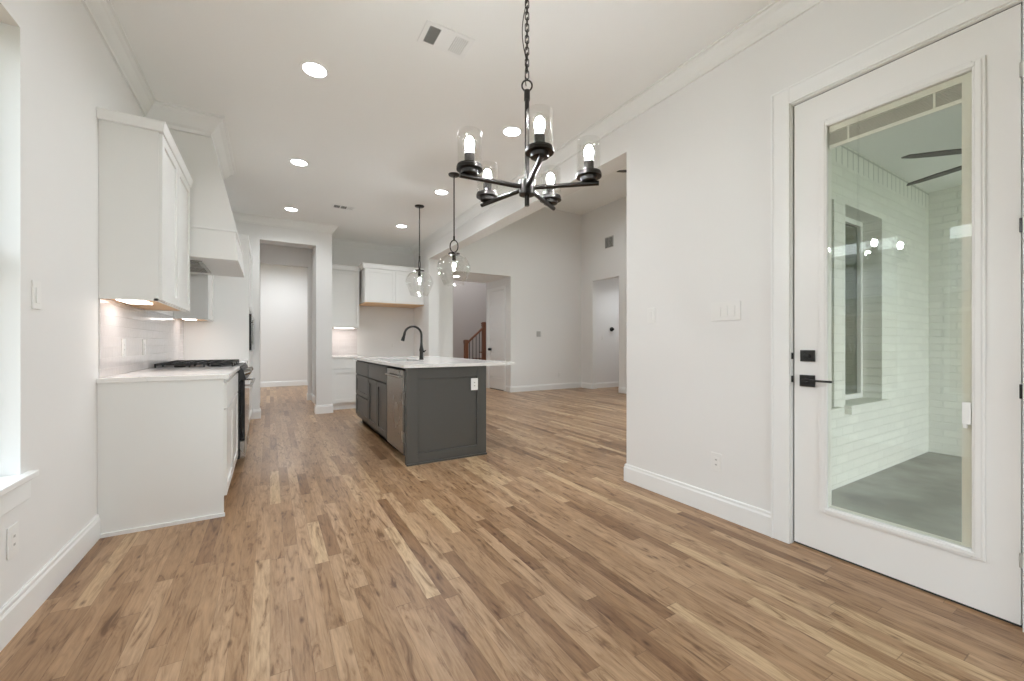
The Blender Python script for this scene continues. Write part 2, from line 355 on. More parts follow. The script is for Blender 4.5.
base('baseboard_far_room',((-2.2,12.5),(3.0,12.5),(0,-1)))
base('baseboard_stub',((RW,7.25),(RW+.2,7.25),(0,-1),-1,1),((RW,7.25),(RW,8.15),(-1,0),-1,0),((RW+.2,7.25),(RW+.2,8.2),(1,0),-1,0),((1.42,8.15),(RW,8.15),(0,-1)))
base('baseboard_living',((RW+.2,8.2),(3.39,8.2),(0,-1)),((4.84,8.2),(6.98,8.2),(0,-1),-1,0),((6.98,7.77),(6.98,8.2),(-1,0),0,0),((6.98,1.6),(6.98,6.87),(-1,0)),((4.84,8.2),(4.84,8.42),(-1,0),-1,0),((3.39,8.2),(3.39,9.45),(1,0),-1,0))
base('baseboard_nook',((7.12,7.85),(8.6,7.85),(0,-1)),((6.98,7.77),(7.12,7.77),(0,-1)))
base('baseboard_stair',((3.15,12.2),(8.7,12.2),(0,-1)))

# windows
def window(n,side,a,b_,z0,z1,stool=True):
    e=struct(empty('window_%d'%n))
    if side=='L':
        U,N,O=Vector((0,1,0)),Vector((1,0,0)),Vector((-1.0,0,0)); depth=.14
    elif side=='B': U,N,O=Vector((1,0,0)),Vector((0,1,0)),Vector((0,BY-.14,0)); depth=.14
    elif side=='P': U,N,O=Vector((1,0,0)),Vector((0,-1,0)),Vector((0,1.66,0)); depth=.19
    elif side=='F': U,N,O=Vector((0,1,0)),Vector((1,0,0)),Vector((-2.34,0,0)); depth=.14
    else: U,N,O=Vector((0,1,0)),Vector((-1,0,0)),Vector((7.1,0,0)); depth=.12
    V=Vector((0,0,1)); f=B(); w=.045
    for u0,u1,v0,v1 in ((a,b_,z0,z0+w),(a,b_,z1-w,z1),(a,a+w,z0+w,z1-w),(b_-w,b_,z0+w,z1-w)): f.obox(O,U,V,N,u0,u1,v0,v1,0,.05)
    if side in 'LB': f.obox(O,U,V,N,a+w,b_-w,(z0+z1)/2-.02,(z0+z1)/2+.02,0,.045)
    fr=f.build('window_frame',M['trim'],e)
    B().obox(O,U,V,N,a+w,b_-w,z0+w,z1-w,.018,.022).build('pane',M['dimglass' if side=='P' else 'glass'],e)
    if stool:
        s=B().obox(O,U,V,N,a-.055,b_+.055,z0,z0+.025,depth,depth+.035).obox(O,U,V,N,a+.001,b_-.001,z0,z0+.025,.05,depth)
        s.build('window_sill',M['trim'],e,bev=.004)
        B().obox(O,U,V,N,a-.04,b_+.04,z0-.085,z0-.0,depth-.0,depth+.016).build('apron',M['trim'],e,bev=.003)
    return e
k=1
for a,b_ in LWIN: window(k,'L',a,b_,.575,2.39); k+=1
for a,b_ in BWIN: window(k,'B',a,b_,.6,2.39); k+=1
window(k,'R',2.3,5.5,.7,3.1,False); k+=1  # unseen side window, added to light the living room
window(k,'F',10.0,11.8,.6,2.4,False); k+=1  # unseen window, added to light the far room
PWIN=[(3.08,3.85),(4.05,4.81)]
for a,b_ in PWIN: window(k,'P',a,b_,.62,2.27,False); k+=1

# ---- patio
wall_y=1.47
b=wall_with_holes_y(B(),RW+.18,7.12,wall_y,1.75,-.1,2.58,[(a,c,.62,2.27) for a,c in PWIN]); struct(b.build('wall_patio_brick',M['brickX']))
struct(B().box(RW+.18,6.98,wall_y,1.75,2.58,4.5).build('wall_patio_soldier',M['soldier']))
struct(B().box(6.08,6.30,-1.6,wall_y,-.1,2.8).build('wall_patio_end',M['brickY']))  # brick end wall; its unseen length is extended to dim the patio
struct(B().box(RW+.18,6.6,-4.5,wall_y,2.75,2.9).build('ceiling_patio',M['ceil']))  # patio roof, deepened out of view to cut the skylight
struct(B().box(RW+.10,8,-4,wall_y,-.14,-.03).build('floor_patio',M['concrete']))
bs=B()
for a,c in PWIN: bs.box(a-.02,c+.05,wall_y-.05,wall_y+.13,.555,.624)
struct(bs.build('trim_4',M['brickX']))
struct(B().box(-80,80,-80,80,-.4,-.2).build('ground',M['grass']))

b=B()
for i in range(95): b.box(-6.03,-6.0,-8+i*.15,-8+i*.15+.14,-.2,1.75)
b.box(-5.99,-5.95,-8,6.2,.2,.29).box(-5.99,-5.95,-8,6.2,1.3,1.39)
tag(b.build('board_fence',mat('fence_wood',(.33,.25,.18),.7)),'brown board fence outside the left windows','fence')
e=empty('neighbour_house',(-13,1,0),'neighbouring house beyond the fence outside the left windows','house')
B().box(-17,-11.5,-9,10,-.2,2.6).build('wall',mat('house_brick',(.35,.30,.27),.8),e)
B().loft([Vector(p) for p in ((-17.4,-9.4,2.6),(-11.1,-9.4,2.6),(-14.2,-9.4,4.6))],[Vector(p) for p in ((-17.4,10.4,2.6),(-11.1,10.4,2.6),(-14.2,10.4,4.6))]).build('roof',mat('house_roof',(.16,.15,.15),.9),e)

# ------------------------------------------------------------ patio door (door_1)
d=struct(empty('door_1',(RW,.75,0)))
Y0,Y1,ZT=.354,1.161,2.465; XF=2.545           # door face slightly behind the wall face
LY0,LY1,LZ0,LZ1=.483,1.001,.258,2.277           # glass opening
s=B()
for y0,y1,z0,z1 in ((Y0,LY0,.012,ZT),(LY1,Y1,.012,ZT),(LY0,LY1,.012,LZ0),(LY0,LY1,LZ1,ZT)): s.box(XF,XF+.045,y0,y1,z0,z1)
s.build('slab',M['door'],d)
# raised lite frame
f=B(); fw=.038; FP=[(0,0),(.008,0),(.012,-.006),(.012,-.014),(.006,-.022),(.006,-.034),(.0,-.038)]
for y0,y1,z0,z1 in ((LY0-fw,LY0,LZ0-fw,LZ1+fw),(LY1,LY1+fw,LZ0-fw,LZ1+fw),(LY0,LY1,LZ0-fw,LZ0),(LY0,LY1,LZ1,LZ1+fw)): f.box(XF-.010,XF,y0,y1,z0,z1)
for y0,y1,z0,z1 in ((LY0-fw+.01,LY0-.008,LZ0-fw+.01,LZ1+fw-.01),(LY1+.008,LY1+fw-.01,LZ0-fw+.01,LZ1+fw-.01),(LY0-.008,LY1+.008,LZ0-fw+.01,LZ0-.008),(LY0-.008,LY1+.008,LZ1+.008,LZ1+fw-.01)): f.box(XF-.015,XF-.010,y0,y1,z0,z1)
f.build('lite_frame',M['door'],d,bev=.003)
B().box(XF+.004,XF+.008,LY0,LY1,LZ0,LZ1).build('pane',M['doorglass'],d)
bl=empty('blind',(0,0,0)); bl.parent=d
B().box(XF+.012,XF+.036,LY0+.002,LY0+.033,LZ0,LZ1-.03).build('side_channel',M['door'],d)
s=B(); s.box(XF+.012,XF+.030,LY0+.002,LY1-.002,LZ1-.03,LZ1)
s.build('head_rail',M['door'],d)
s=B()
for i in range(9): s.box(XF+.013,XF+.029,LY0+.034,LY1-.003,LZ1-.036-.0068*i-.0045,LZ1-.036-.0068*i)
s.build('blind_slats',M['blind'],d)
B().box(XF+.012,XF+.031,LY0+.034,LY1-.003,LZ1-.116,LZ1-.098).build('bottom_rail',M['trim'],d)
for yy in (.915,.60): B().box(XF+.0105,XF+.012,yy-.004,yy+.004,LZ1-.098,LZ1-.03).build('ladder_tape',M['trim'],d)
B().box(XF-.013,XF-.001,LY0+.002,LY0+.028,.782,.875).box(XF-.011,XF-.001,LY0+.012,LY0+.026,.765,.782).build('blind_slider',M['platew'],d,bev=.002)
bpy.data.objects.remove(bl)
# hardware
h=B().box(XF-.012,XF,1.057,1.130,.888,.952).build('handle',M['black'],d,bev=.002)
B().cyl((XF-.045,1.093,.925),(XF-.01,1.093,.925),.011).box(XF-.055,XF-.043,.962,1.105,.920,.931).build('lever',M['black'],h,bev=.002)
h=B().box(XF-.012,XF,1.057,1.127,1.027,1.089).build('deadbolt',M['black'],d,bev=.002)
B().cyl((XF-.018,1.092,1.058),(XF-.01,1.092,1.058),.016).box(XF-.030,XF-.016,1.076,1.108,1.054,1.062).build('thumb_turn',M['black'],h,bev=.002)
for z in (.27,.935,1.59,2.2):
    B().cyl((XF-.006,Y0-.004,z-.028),(XF-.006,Y0-.004,z+.028),.007,seg=12).build('hinge',M['black'] if .5<z<2 else M['vgrey'],d)
for z in (.926,1.056): B().cyl((XF-.014,Y1+.006,z-.018),(XF-.014,Y1+.006,z+.018),.007,seg=10).build('strike_plate',M['black'],d)
# frame and casing
f=B()
f.box(RW+.0,RW+.16,Y1+.006,1.190,0,2.488).box(RW+.0,RW+.16,.325,Y0-.008,0,2.488).box(RW,RW+.16,Y0-.008,Y1+.006,ZT+.004,2.488)
f.build('door_frame',M['trim'],d)
B().box(XF+.002,XF+.03,Y0,Y1,ZT+.0005,ZT+.004).box(XF+.004,XF+.03,Y1+.0005,Y1+.0055,.01,ZT).build('gap_shade',M['dark'],d)  # dark strips standing in for the shadow in the door gaps
B().box(XF+.010,RW+.16,Y0-.008,Y1+.006,0,.010).build('threshold',M['dark'],d)
f=B()
CW=[(0,0),(.012,0),(.018,.006),(.018,.075),(.014,.082),(.014,.095),(0,.095)]
def casing(b, x, y0, y1, zt, w=.095, t=.018, side=-1, z0=0):
    for a,c,p,q in ((y0-w,y0,z0,zt+w),(y1,y1+w,z0,zt+w),(y0,y1,zt,zt+w)): b.box(x,x+side*t,a,c,p,q)
    for a,c,p,q in ((y0-w,y0-w+.012,z0,zt+w),(y1+w-.012,y1+w,z0,zt+w),(y0-w,y1+w,zt+w-.012,zt+w)): b.box(x+side*t,x+side*(t+.006),a,c,p,q)
casing(f,RW,.335,1.168,2.472)
f.build('casing',M['trim'],d,bev=.002)

# ------------------------------------------------------------ hall door (door_2): closed five-panel door in the recess
d=struct(empty('door_2',(4.84,8.9,0)))
s=B(); s.box(4.862,4.89,8.52,9.28,.012,2.44).box(4.845,4.862,8.52,8.62,.012,2.44).box(4.845,4.862,9.18,9.28,.012,2.44); s.build('slab',M['door'],d)
for i in range(8):
    z0=.012+i*.3035
    B().box(4.845,4.862,8.62,9.18,z0,z0+.275 if i<7 else 2.44).build('door_panel',M['door'],d)
B().box(4.852,4.855,8.52,9.28,.0,.010).build('door_sweep',M['dark'],d)
B().cyl((4.855,9.205,1.0),(4.845,9.205,1.0),.040).cyl((4.845,9.205,1.0),(4.80,9.205,1.0),.010).sph((4.795,9.205,1.0),.036).build('door_handle',M['black'],d,smooth=True)
f=B(); casing(f,4.84,8.505,9.295,2.455,w=.075); f.box(4.84,4.97,8.50,8.52,0,2.455).box(4.84,4.97,9.28,9.30,0,2.455).box(4.84,4.97,8.52,9.28,2.445,2.47); f.build('casing',M['trim'],d)

# ------------------------------------------------------------ cabinets
def shaker(O,U,V,N,w,h,t=.02,rail=.06,b=None,rec=.011):
    b=b or B()
    b.obox(O,U,V,N,0,rail,0,h,0,t); b.obox(O,U,V,N,w-rail,w,0,h,0,t); b.obox(O,U,V,N,rail,w-rail,0,rail,0,t); b.obox(O,U,V,N,rail,w-rail,h-rail,h,0,t)
    b.obox(O,U,V,N,rail,w-rail,rail,h-rail,0,t-rec); return b
X_,Y_,Z_=Vector((1,0,0)),Vector((0,1,0)),Vector((0,0,1))
G=.005
def slab_drawer(O,U,V,N,w,h,t=.02): return B().obox(O,U,V,N,0,w,0,h,0,t)
# left run, fronts face +X
def base_left(y0,y1,label,panel=False,ndoor=2):
    e=empty('base_cabinet',(LW+.3,(y0+y1)/2,0),label,'cabinet')
    XB=-.265
    B().box(LW+.001,XB,y0,y1,.10,.894).box(LW+.001,XB-.07,y0+(.018 if panel else 0),y1,.0,.10).build('body',M['cab'],e)
    if panel:
        B().box(LW+.001,XB+.005,y0-.018,y0,0,.894).box(XB-.035,XB+.006,y0-.022,y0-.018,.02,.894).build('side_panel',M['cab'],e)
        B().box(LW+.017,XB+.012,y0-.032,y0-.018,0,.022).build('shoe_moulding',M['trim'],e)
    w=(y1-y0)/ndoor
    for i in range(ndoor):
        B().obox((XB,y0+i*w+G,.125),Y_,Z_,X_,0,w-2*G,0,.001,0,.001).bm.free() if False else None
        shaker((XB,y0+i*w+G,.125),Y_,Z_,X_,w-2*G,.565).build('door',M['cab'],e,bev=.0015)
        slab_drawer((XB,y0+i*w+G,.700),Y_,Z_,X_,w-2*G,.165).build('drawer',M['cab'],e,bev=.0015)
    return e
base_left(3.268,4.395,'white base cabinet with plain end panel, nearest the camera, left of the range',True,2)
base_left(5.315,5.948,'white base cabinet between the range and the tall oven cabinet',False,1)
def ctop(name,x0,x1,y0,y1,label,z0=.885,z1=.915):
    return tag(B().box(x0,x1,y0,y1,z0,z1).build(name,M['quartz'],bev=.003),label,'countertop')
ctop('countertop',LW+.001,-.232,3.232,4.397,'white veined quartz countertop on the cabinet nearest the left window',.895,.925)
ctop('countertop',LW+.001,-.232,5.313,5.947,'short white quartz countertop between range and tall oven cabinet',.895,.925)
# tile backsplashes
struct(B().box(LW,LW+.008,3.27,5.948,.926,1.392).box(LW,LW+.0101,4.32,5.41,1.392,1.405).build('trim_5',M['tileL']))
struct(B().box(.875,1.42,8.142,8.15,.916,1.42).build('trim_6',M['tileB']))
def upper(name,y0,y1,label,xf=-.592,z0=1.39,z1=2.43,nd=2):
    e=empty(name,(LW+.15,(y0+y1)/2,z0),label,'cabinet')
    B().box(LW+.001,xf,y0,y1,z0+.012,z1).box(xf-.02,xf,y0,y1,z0-.0,z0+.012).box(LW+.001,xf,y0,y0+.018,z0,z0+.012).box(LW+.001,xf,y1-.018,y1,z0,z0+.012).build('body',M['cab'],e)
    B().box(LW+.002,xf-.02,y0+.018,y1-.018,z0+.008,z0+.012).build('bottom_panel',M['maple'],e)
    w=(y1-y0)/nd
    for i in range(nd): shaker((xf,y0+i*w+G,z0+.005),Y_,Z_,X_,w-2*G,z1-z0-.01,rail=.055).build('door',M['cab'],e,bev=.0015)
    cp=[(0,0),(.026,0),(.03,.012),(.036,.045),(.040,.055),(0,.055)]
    c=B(); c.run(cp,(xf,y0),(xf,y1),(1,0),z1,-1,0).run(cp,(LW+.001,y0),(xf,y0),(0,-1),z1,0,1)
    c.box(LW+.001,xf,y0,y1,z1,z1+.055); c.build('crown',M['trim'],e)
    return e
u1=upper('wall_cabinet',3.27,4.29,'white two-door wall cabinet hung over the counter nearest the left window')
u2=upper('wall_cabinet',5.42,5.948,'white wall cabinet beyond the range hood, beside the tall cabinet',nd=1)
def undercab(x0,x1,y0,y1,z,label,en):
    o=tag(B().box(x0,x1,y0,y1,z-.010,z).build('under_cabinet_light',M['under'],bev=.002),label,'light')
    ld=bpy.data.lights.new('under_cabinet_lamp','AREA'); ld.shape='RECTANGLE'; ld.size=x1-x0; ld.size_y=y1-y0; ld.energy=en; ld.color=(1,.88,.84)
    l=bpy.data.objects.new('under_cabinet_lamp',ld); l.location=((x0+x1)/2+.07,(y0+y1)/2,z-.012); C.objects.link(l); return o
undercab(-.80,-.68,3.33,3.60,1.398,'glowing light strip under the wall cabinet nearest the left window',.6)
undercab(-.80,-.70,5.47,5.68,1.398,'glowing light strip under the wall cabinet beyond the range hood',.36)
# tall oven cabinet
e=empty('oven_cabinet',(LW+.3,6.6,0),'tall white oven cabinet beside the passage with a built-in microwave','cabinet')
XT=-.242
B().box(LW+.001,XT,5.967,7.244,.10,2.40).box(LW+.001,XT-.07,5.967,7.244,0,.10).build('body',M['cab'],e)
B().box(LW+.001,XT+.02,5.950,5.967,0,2.40).build('side_panel',M['cab'],e)
for y0,y1 in ((5.99,6.60),(6.61,7.22)):
    shaker((XT,y0,1.56),Y_,Z_,X_,y1-y0,.82).build('door',M['cab'],e,bev=.0015)
for z0,z1 in ((.125,.55),(.56,1.03)):
    shaker((XT,5.99,z0),Y_,Z_,X_,1.23,z1-z0).build('drawer',M['cab'],e,bev=.0015)
cp=[(0,0),(.008,0),(.010,.012),(.014,.05),(.016,.062),(0,.062)]
B().run(cp,(XT,5.95),(XT,7.244),(1,0),2.40,-1,0).run(cp,(-.55,5.95),(XT,5.95),(0,-1),2.40,0,1).box(LW+.001,XT,5.95,7.244,2.40,2.46).build('crown',M['trim'],e)
mw=empty('microwave',(-.24,6.6,1.05),'black built-in microwave in the tall white cabinet beside the passage','microwave')
B().box(XT+.001,XT+.045,6.0,7.2,1.05,1.50).build('front_panel',M['blackglass'],mw,bev=.003)
B().cyl((XT+.058,6.10,1.12),(XT+.058,6.10,1.43),.007).cyl((XT+.04,6.10,1.15),(XT+.058,6.10,1.15),.006).cyl((XT+.04,6.10,1.40),(XT+.058,6.10,1.40),.006).build('handle',M['steel'],mw,smooth=True)

# ------------------------------------------------------------ range hood
e=empty('range_hood',(LW+.3,4.865,1.87),'white boxed range hood tapering up to the ceiling over the range','range hood')
HY0,HY1=4.325,5.385
b=B(); t=.018
b.loft([Vector(p) for p in ((LW+.001,HY0,1.86),(-.24,HY0,1.86),(-.24,HY1,1.86),(LW+.001,HY1,1.86))],[Vector(p) for p in ((LW+.001,HY0,2.11),(-.262,HY0,2.11),(-.262,HY1,2.11),(LW+.001,HY1,2.11))])
b.build('lower_box',M['cab'],e,bev=.003)
b=B(); b.loft([Vector(p) for p in ((LW+.001,HY0+.004,2.12),(-.262,HY0+.004,2.12),(-.262,HY1-.004,2.12),(LW+.001,HY1-.004,2.12))],[Vector(p) for p in ((LW+.001,HY0+.004,H),(-.478,HY0+.004,H),(-.478,HY1-.004,H),(LW+.001,HY1-.004,H))])
b.build('chimney',M['cab'],e)
# raised border on the sloping face
sl=Vector((-.478+.262,0,H-2.12)); Ls=sl.length; sv=sl.normalized(); nv=Vector((sv.z,0,-sv.x))
b=B(); O=Vector((-.262,HY0+.004,2.12)); W=HY1-HY0-.008
for u0,u1,v0,v1 in ((0,.07,0,Ls-.08),(W-.07,W,0,Ls-.08),(.07,W-.07,0,.07),(.07,W-.07,Ls-.15,Ls-.08)): b.obox(O,Y_,sv,nv,u0,u1,v0,v1,0,.010)
b.build('face_overlay',M['cab'],e)
lp=[(0,0),(.006,0),(.010,.006),(.010,.020),(0,.020)]
B().run(lp,(-.262,HY0),(-.262,HY1),(1,0),2.105,-1,1).run(lp,(LW+.001,HY0),(-.262,HY0),(0,-1),2.105,0,1).run(lp,(LW+.001,HY1),(-.262,HY1),(0,1),2.105,0,1).box(LW+.001,-.262,HY0,HY1,2.105,2.124).build('ledge',M['trim'],e)
xc=-.455
HP=[(d*1.45,q*1.4) for d,q in CP]
B().run(HP,(xc,HY0),(xc,HY1),(1,0),H,-1,1).run(HP,(LW+.001,HY0),(xc,HY0),(0,-1),H,0,1).run(HP,(LW+.001,HY1),(xc,HY1),(0,1),H,0,1).build('crown',M['trim'],e)
B().box(-.80,-.52,4.5,5.2,1.852,1.8598).build('vent_insert',M['steel'],e)
s=B()
for i in range(12): s.box(-.77,-.55,4.55+i*.05,4.58+i*.05,1.848,1.852)
s.build('filter',M['steel'],e)

# ------------------------------------------------------------ range
e=empty('gas_range',(-.5,4.855,0),'black and stainless gas range under the white hood','range')
RY0,RY1=4.402,5.308
B().box(LW+.012,-.235,RY0,RY1,.09,.905).build('body',M['black'],e)
B().box(LW+.012,-.30,RY0+.02,RY1-.02,.0,.09).build('toe_kick',M['black'],e)
B().box(LW+.012,-.225,RY0,RY1,.905,.922).build('cooktop',M['black'],e,bev=.003)
B().loft([Vector(p) for p in ((-.235,RY0,.80),(-.185,RY0,.80),(-.215,RY0,.905),(-.235,RY0,.905))],[Vector(p) for p in ((-.235,RY1,.80),(-.185,RY1,.80),(-.215,RY1,.905),(-.235,RY1,.905))]).build('control_panel',M['black'],e)
for i in range(6):
    y=RY0+.09+i*.145
    B().cyl((-.202,y,.855),(-.160,y,.866),.021,.018).cyl((-.165,y,.864),(-.158,y,.866),.014).build('knob',M['steel'],e,smooth=True)
o=B().box(-.235,-.195,RY0+.004,RY1-.004,.255,.79).build('oven_door',M['blackglass'],e,bev=.004)
B().cyl((-.150,RY0+.06,.745),(-.150,RY1-.06,.745),.013).cyl((-.195,RY0+.09,.745),(-.150,RY0+.09,.745),.009).cyl((-.195,RY1-.09,.745),(-.150,RY1-.09,.745),.009).build('handle',M['steel'],o,smooth=True)
B().box(-.235,-.196,RY0+.004,RY1-.004,.095,.245).build('drawer',M['steel'],e,bev=.003)
for k in range(3):
    y0=RY0+.015+k*.294; y1=y0+.288; s=B(); g=.011
    for x0,x1,a,c in ((-.825,-.285,y0,y0+g),(-.825,-.285,y1-g,y1),(-.825,-.825+g,y0,y1),(-.285-g,-.285,y0,y1),(-.825,-.285,(y0+y1)/2-g/2,(y0+y1)/2+g/2)): s.box(x0,x1,a,c,.945,.960)
    for x in (-.72,-.64,-.555,-.47,-.38): s.box(x,x+g,y0,y1,.945,.960)
    for x in (-.825,-.60,-.50,-.296):
        for y in (y0,y1-g): s.box(x,x+g,y,y+g,.922,.945)
    s.build('burner_grate',M['iron'],e)
    for x in (-.68,-.42): B().cyl((x,(y0+y1)/2,.922),(x,(y0+y1)/2,.938),.04).build('burner',M['iron'],e,smooth=True)

# ------------------------------------------------------------ island
IX0,IX1,IY0,IY1=1.083,1.898,3.71,6.20
e=empty('kitchen_island',((IX0+IX1)/2,(IY0+IY1)/2,0),'dark grey island cabinet with shaker end panel, in the middle of the kitchen','island')
DW0,DW1=3.775,4.375
SB1=5.335
b=B(); b.box(IX0,IX1,IY0+.02,DW0,.0,.903); b.box(IX0+.62,IX1,DW0,DW1,0,.903); b.box(IX0,IX1,DW1,4.48,.10,.903); b.box(IX0,IX1,5.26,IY1,.10,.903); b.box(IX0,IX1,4.48,5.26,.10,.67); b.box(IX0,IX0+.03,4.48,5.26,.67,.903); b.box(IX0+.56,IX1,4.48,5.26,.67,.903); b.box(IX0+.07,IX1,DW1,IY1,0,.10)
b.build('body',M['grey'],e)
sh=shaker((IX0-.002,IY0+.02,0),X_,Z_,-Y_,IX1-IX0+.004,.903,t=.02,rail=.105,rec=.016); sh.build('end_panel',M['grey'],e,bev=.002)
B().box(IX0-.004,IX1+.006,IY0-.012,IY0,.0,.018).build('shoe_moulding',M['grey'],e)
B().box(IX0+.0705,IX0+.07,DW1,IY1,0,.10).build('toe_kick',M['greyin'],e)
mX=-X_
g_=.006
B().box(IX0-.002,IX0-.0005,DW1,IY1-.002,.12,.892).build('face_overlay',M['greyin'],e)  # near-black sheet behind the fronts, paints the shade in their gaps
def isl_door(y0,y1,z0,z1,nm):
    w_=y1-y0-2*g_; h_=z1-z0-2*g_
    if nm=='false_front' or nm=='top': o=B().obox((IX0,y0+g_,z0+g_),Y_,Z_,mX,0,w_,0,h_,0,.02)
    else: o=shaker((IX0,y0+g_,z0+g_),Y_,Z_,mX,w_,h_,rail=.055)
    return o.build('drawer' if nm in('drawer','top') else nm,M['grey'],e,bev=.0015)
isl_door(DW1+.01,SB1,.70,.888,'false_front')
mid=(DW1+.01+SB1)/2
isl_door(DW1+.01,mid,.125,.70,'door'); isl_door(mid,SB1,.125,.70,'door')
isl_door(SB1+.008,IY1,.70,.888,'top'); isl_door(SB1+.008,IY1,.415,.70,'drawer'); isl_door(SB1+.008,IY1,.125,.415,'drawer')
# dishwasher
e=empty('dishwasher',(IX0+.3,(DW0+DW1)/2,0),'stainless dishwasher built into the grey island','dishwasher')
B().box(IX0+.02,IX0+.60,DW0+.004,DW1-.004,.10,.868).build('body',M['greyin'],e)
B().box(IX0-.022,IX0+.018,DW0+.003,DW1-.012,.10,.875).build('door',M['steel'],e,bev=.005)
B().box(IX0+.06,IX0+.58,DW0+.01,DW1-.01,.02,.10).build('toe_kick',M['greyin'],e)
for y in (DW0+.05,DW1-.05): B().cyl((IX0+.09,y,0),(IX0+.09,y,.04),.018).build('foot',M['dark'],e)
B().cyl((IX0-.048,DW0+.05,.815),(IX0-.048,DW1-.06,.815),.010).cyl((IX0-.026,DW0+.075,.815),(IX0-.048,DW0+.075,.815),.008).cyl((IX0-.026,DW1-.085,.815),(IX0-.048,DW1-.085,.815),.008).build('handle',M['steel'],e,smooth=True)
B().box(IX0-.0225,IX0-.022,DW0+.12,DW0+.15,.26,.268).build('badge',M['dark'],e)
# island top with undermount sink cut out
IT=(1.040,2.225,3.672,6.235); SX0,SX1,SY0,SY1=1.15,1.52,4.52,5.22
b=B(); x0,x1,y0,y1=IT
b.box(x0,x1,y0,SY0,.905,.935).box(x0,x1,SY1,y1,.905,.935).box(x0,SX0,SY0,SY1,.905,.935).box(SX1,x1,SY0,SY1,.905,.935)
tag(b.build('island_countertop',M['quartz']),'white quartz countertop overhanging the dark grey island','countertop')
b=B(); z=.70
b.box(SX0-.015,SX1+.015,SY0-.015,SY1+.015,z-.01,z).box(SX0-.015,SX0,SY0,SY1,z,.9035).box(SX1,SX1+.015,SY0,SY1,z,.9035).box(SX0-.015,SX1+.015,SY0-.015,SY0,z,.9035).box(SX0-.015,SX1+.015,SY1,SY1+.015,z,.9035)
sk=empty('sink',(1.335,4.87,.7),'stainless undermount sink set in the white island countertop','sink')
b.build('basin',M['steel'],sk); B().cyl((1.335,4.87,z),(1.335,4.87,z+.004),.045).build('drain',M['dark'],sk)
# faucet
FX,FY=1.60,4.87
e=empty('faucet',(FX,FY,.935),'black gooseneck pull-down faucet on the island countertop','faucet')
B().lathe([(0,0),(.028,0),(.028,.010),(.023,.016),(.023,.10),(.027,.104),(.027,.125),(.020,.15),(.0145,.19),(.0145,.20),(0,.20)],(FX,FY,.935),24).build('base',M['black'],e,smooth=True)
R=.105; pts=[(FX,FY,.935+.18),(FX,FY,1.235)]
for i in range(1,13):
    a=math.pi*i/12*.93; pts.append((FX-R+R*math.cos(a),FY,1.235+R*math.sin(a)))
ex,_,ez=pts[-1]; 
B().tube(pts,.0135,12).build('spout',M['black'],e,smooth=True)
B().cyl((ex+.002,FY,ez+.005),(ex-.012,FY,ez-.05),.015,.017).cyl((ex-.012,FY,ez-.05),(ex-.026,FY,ez-.095),.019,.021).build('spray_head',M['black'],e,smooth=True)
B().cyl((FX,FY,1.035),(FX+.036,FY-.02,1.035),.012).cyl((FX+.032,FY-.018,1.035),(FX+.05,FY-.028,1.05),.006).build('handle',M['black'],e,smooth=True)

# ------------------------------------------------------------ far cabinets (fronts face -Y)
nY=-Y_
e=empty('base_cabinet',(1.14,7.8,0),'small white base cabinet in the far corner beside the passage wall','cabinet')
B().box(.877,1.40,7.50,8.149,.10,.884).box(.877,1.40,7.57,8.149,0,.10).build('body',M['cab'],e)
B().obox((.90,7.50,.705),X_,Z_,nY,0,.49,0,.16,0,.02).build('drawer',M['cab'],e,bev=.0015)
shaker((.90,7.50,.125),X_,Z_,nY,.49,.57).build('door',M['cab'],e,bev=.0015)
B().box(.892,1.40,7.555,7.57,.0,.10).build('toe_kick',M['trim'],e)
ctop('countertop',.877,1.42,7.468,8.149,'white quartz countertop on the small far corner cabinet')
def upperY(name,x0,x1,yf,z0,z1,label,nd,wood,ct=.085,side=True):
    e=empty(name,((x0+x1)/2,8.0,z0),label,'cabinet')
    B().box(x0,x1,yf,8.149,z0+.012,z1).build('body',M['cab'],e)
    B().box(x0,x1,yf-.02 if wood else yf,8.149,z0,z0+.012).build('bottom_panel',M['maple'] if wood else M['cab'],e)
    w_=(x1-x0)/nd
    for i in range(nd): shaker((x0+i*w_+G,yf,z0+.016),X_,Z_,nY,w_-2*G,z1-z0-.03,rail=.055).build('door',M['cab'],e,bev=.0015)
    cp=[(0,0),(.026,0),(.03,.015),(.036,ct-.02),(.045,ct),(0,ct)]
    c=B().run(cp,(x0,yf),(x1,yf),(0,-1),z1,(-1 if wood else 0),0).box(x0,x1,yf,8.149,z1,z1+ct)
    if wood: c.run(cp,(x0,8.149),(x0,yf),(-1,0),z1,0,1)
    c.build('crown',M['trim'],e); return e
upperY('wall_cabinet',.877,1.405,7.82,1.42,2.45,'white wall cabinet over the small far corner counter',1,False)
upperY('wall_cabinet',1.44,2.515,7.52,1.86,2.475,'wide white wall cabinet with bare wood underside over the empty refrigerator space',2,True)
tag(B().box(1.0,1.32,7.90,7.96,1.410,1.420).build('under_cabinet_light',M['under']),'glowing light strip under the far corner wall cabinet','light')
ld=bpy.data.lights.new('under_cabinet_lamp','AREA'); ld.shape='RECTANGLE'; ld.size=.36; ld.size_y=.06; ld.energy=.8; ld.color=(1,.9,.85)
l=bpy.data.objects.new('under_cabinet_lamp',ld); l.location=(1.16,7.93,1.408); C.objects.link(l)

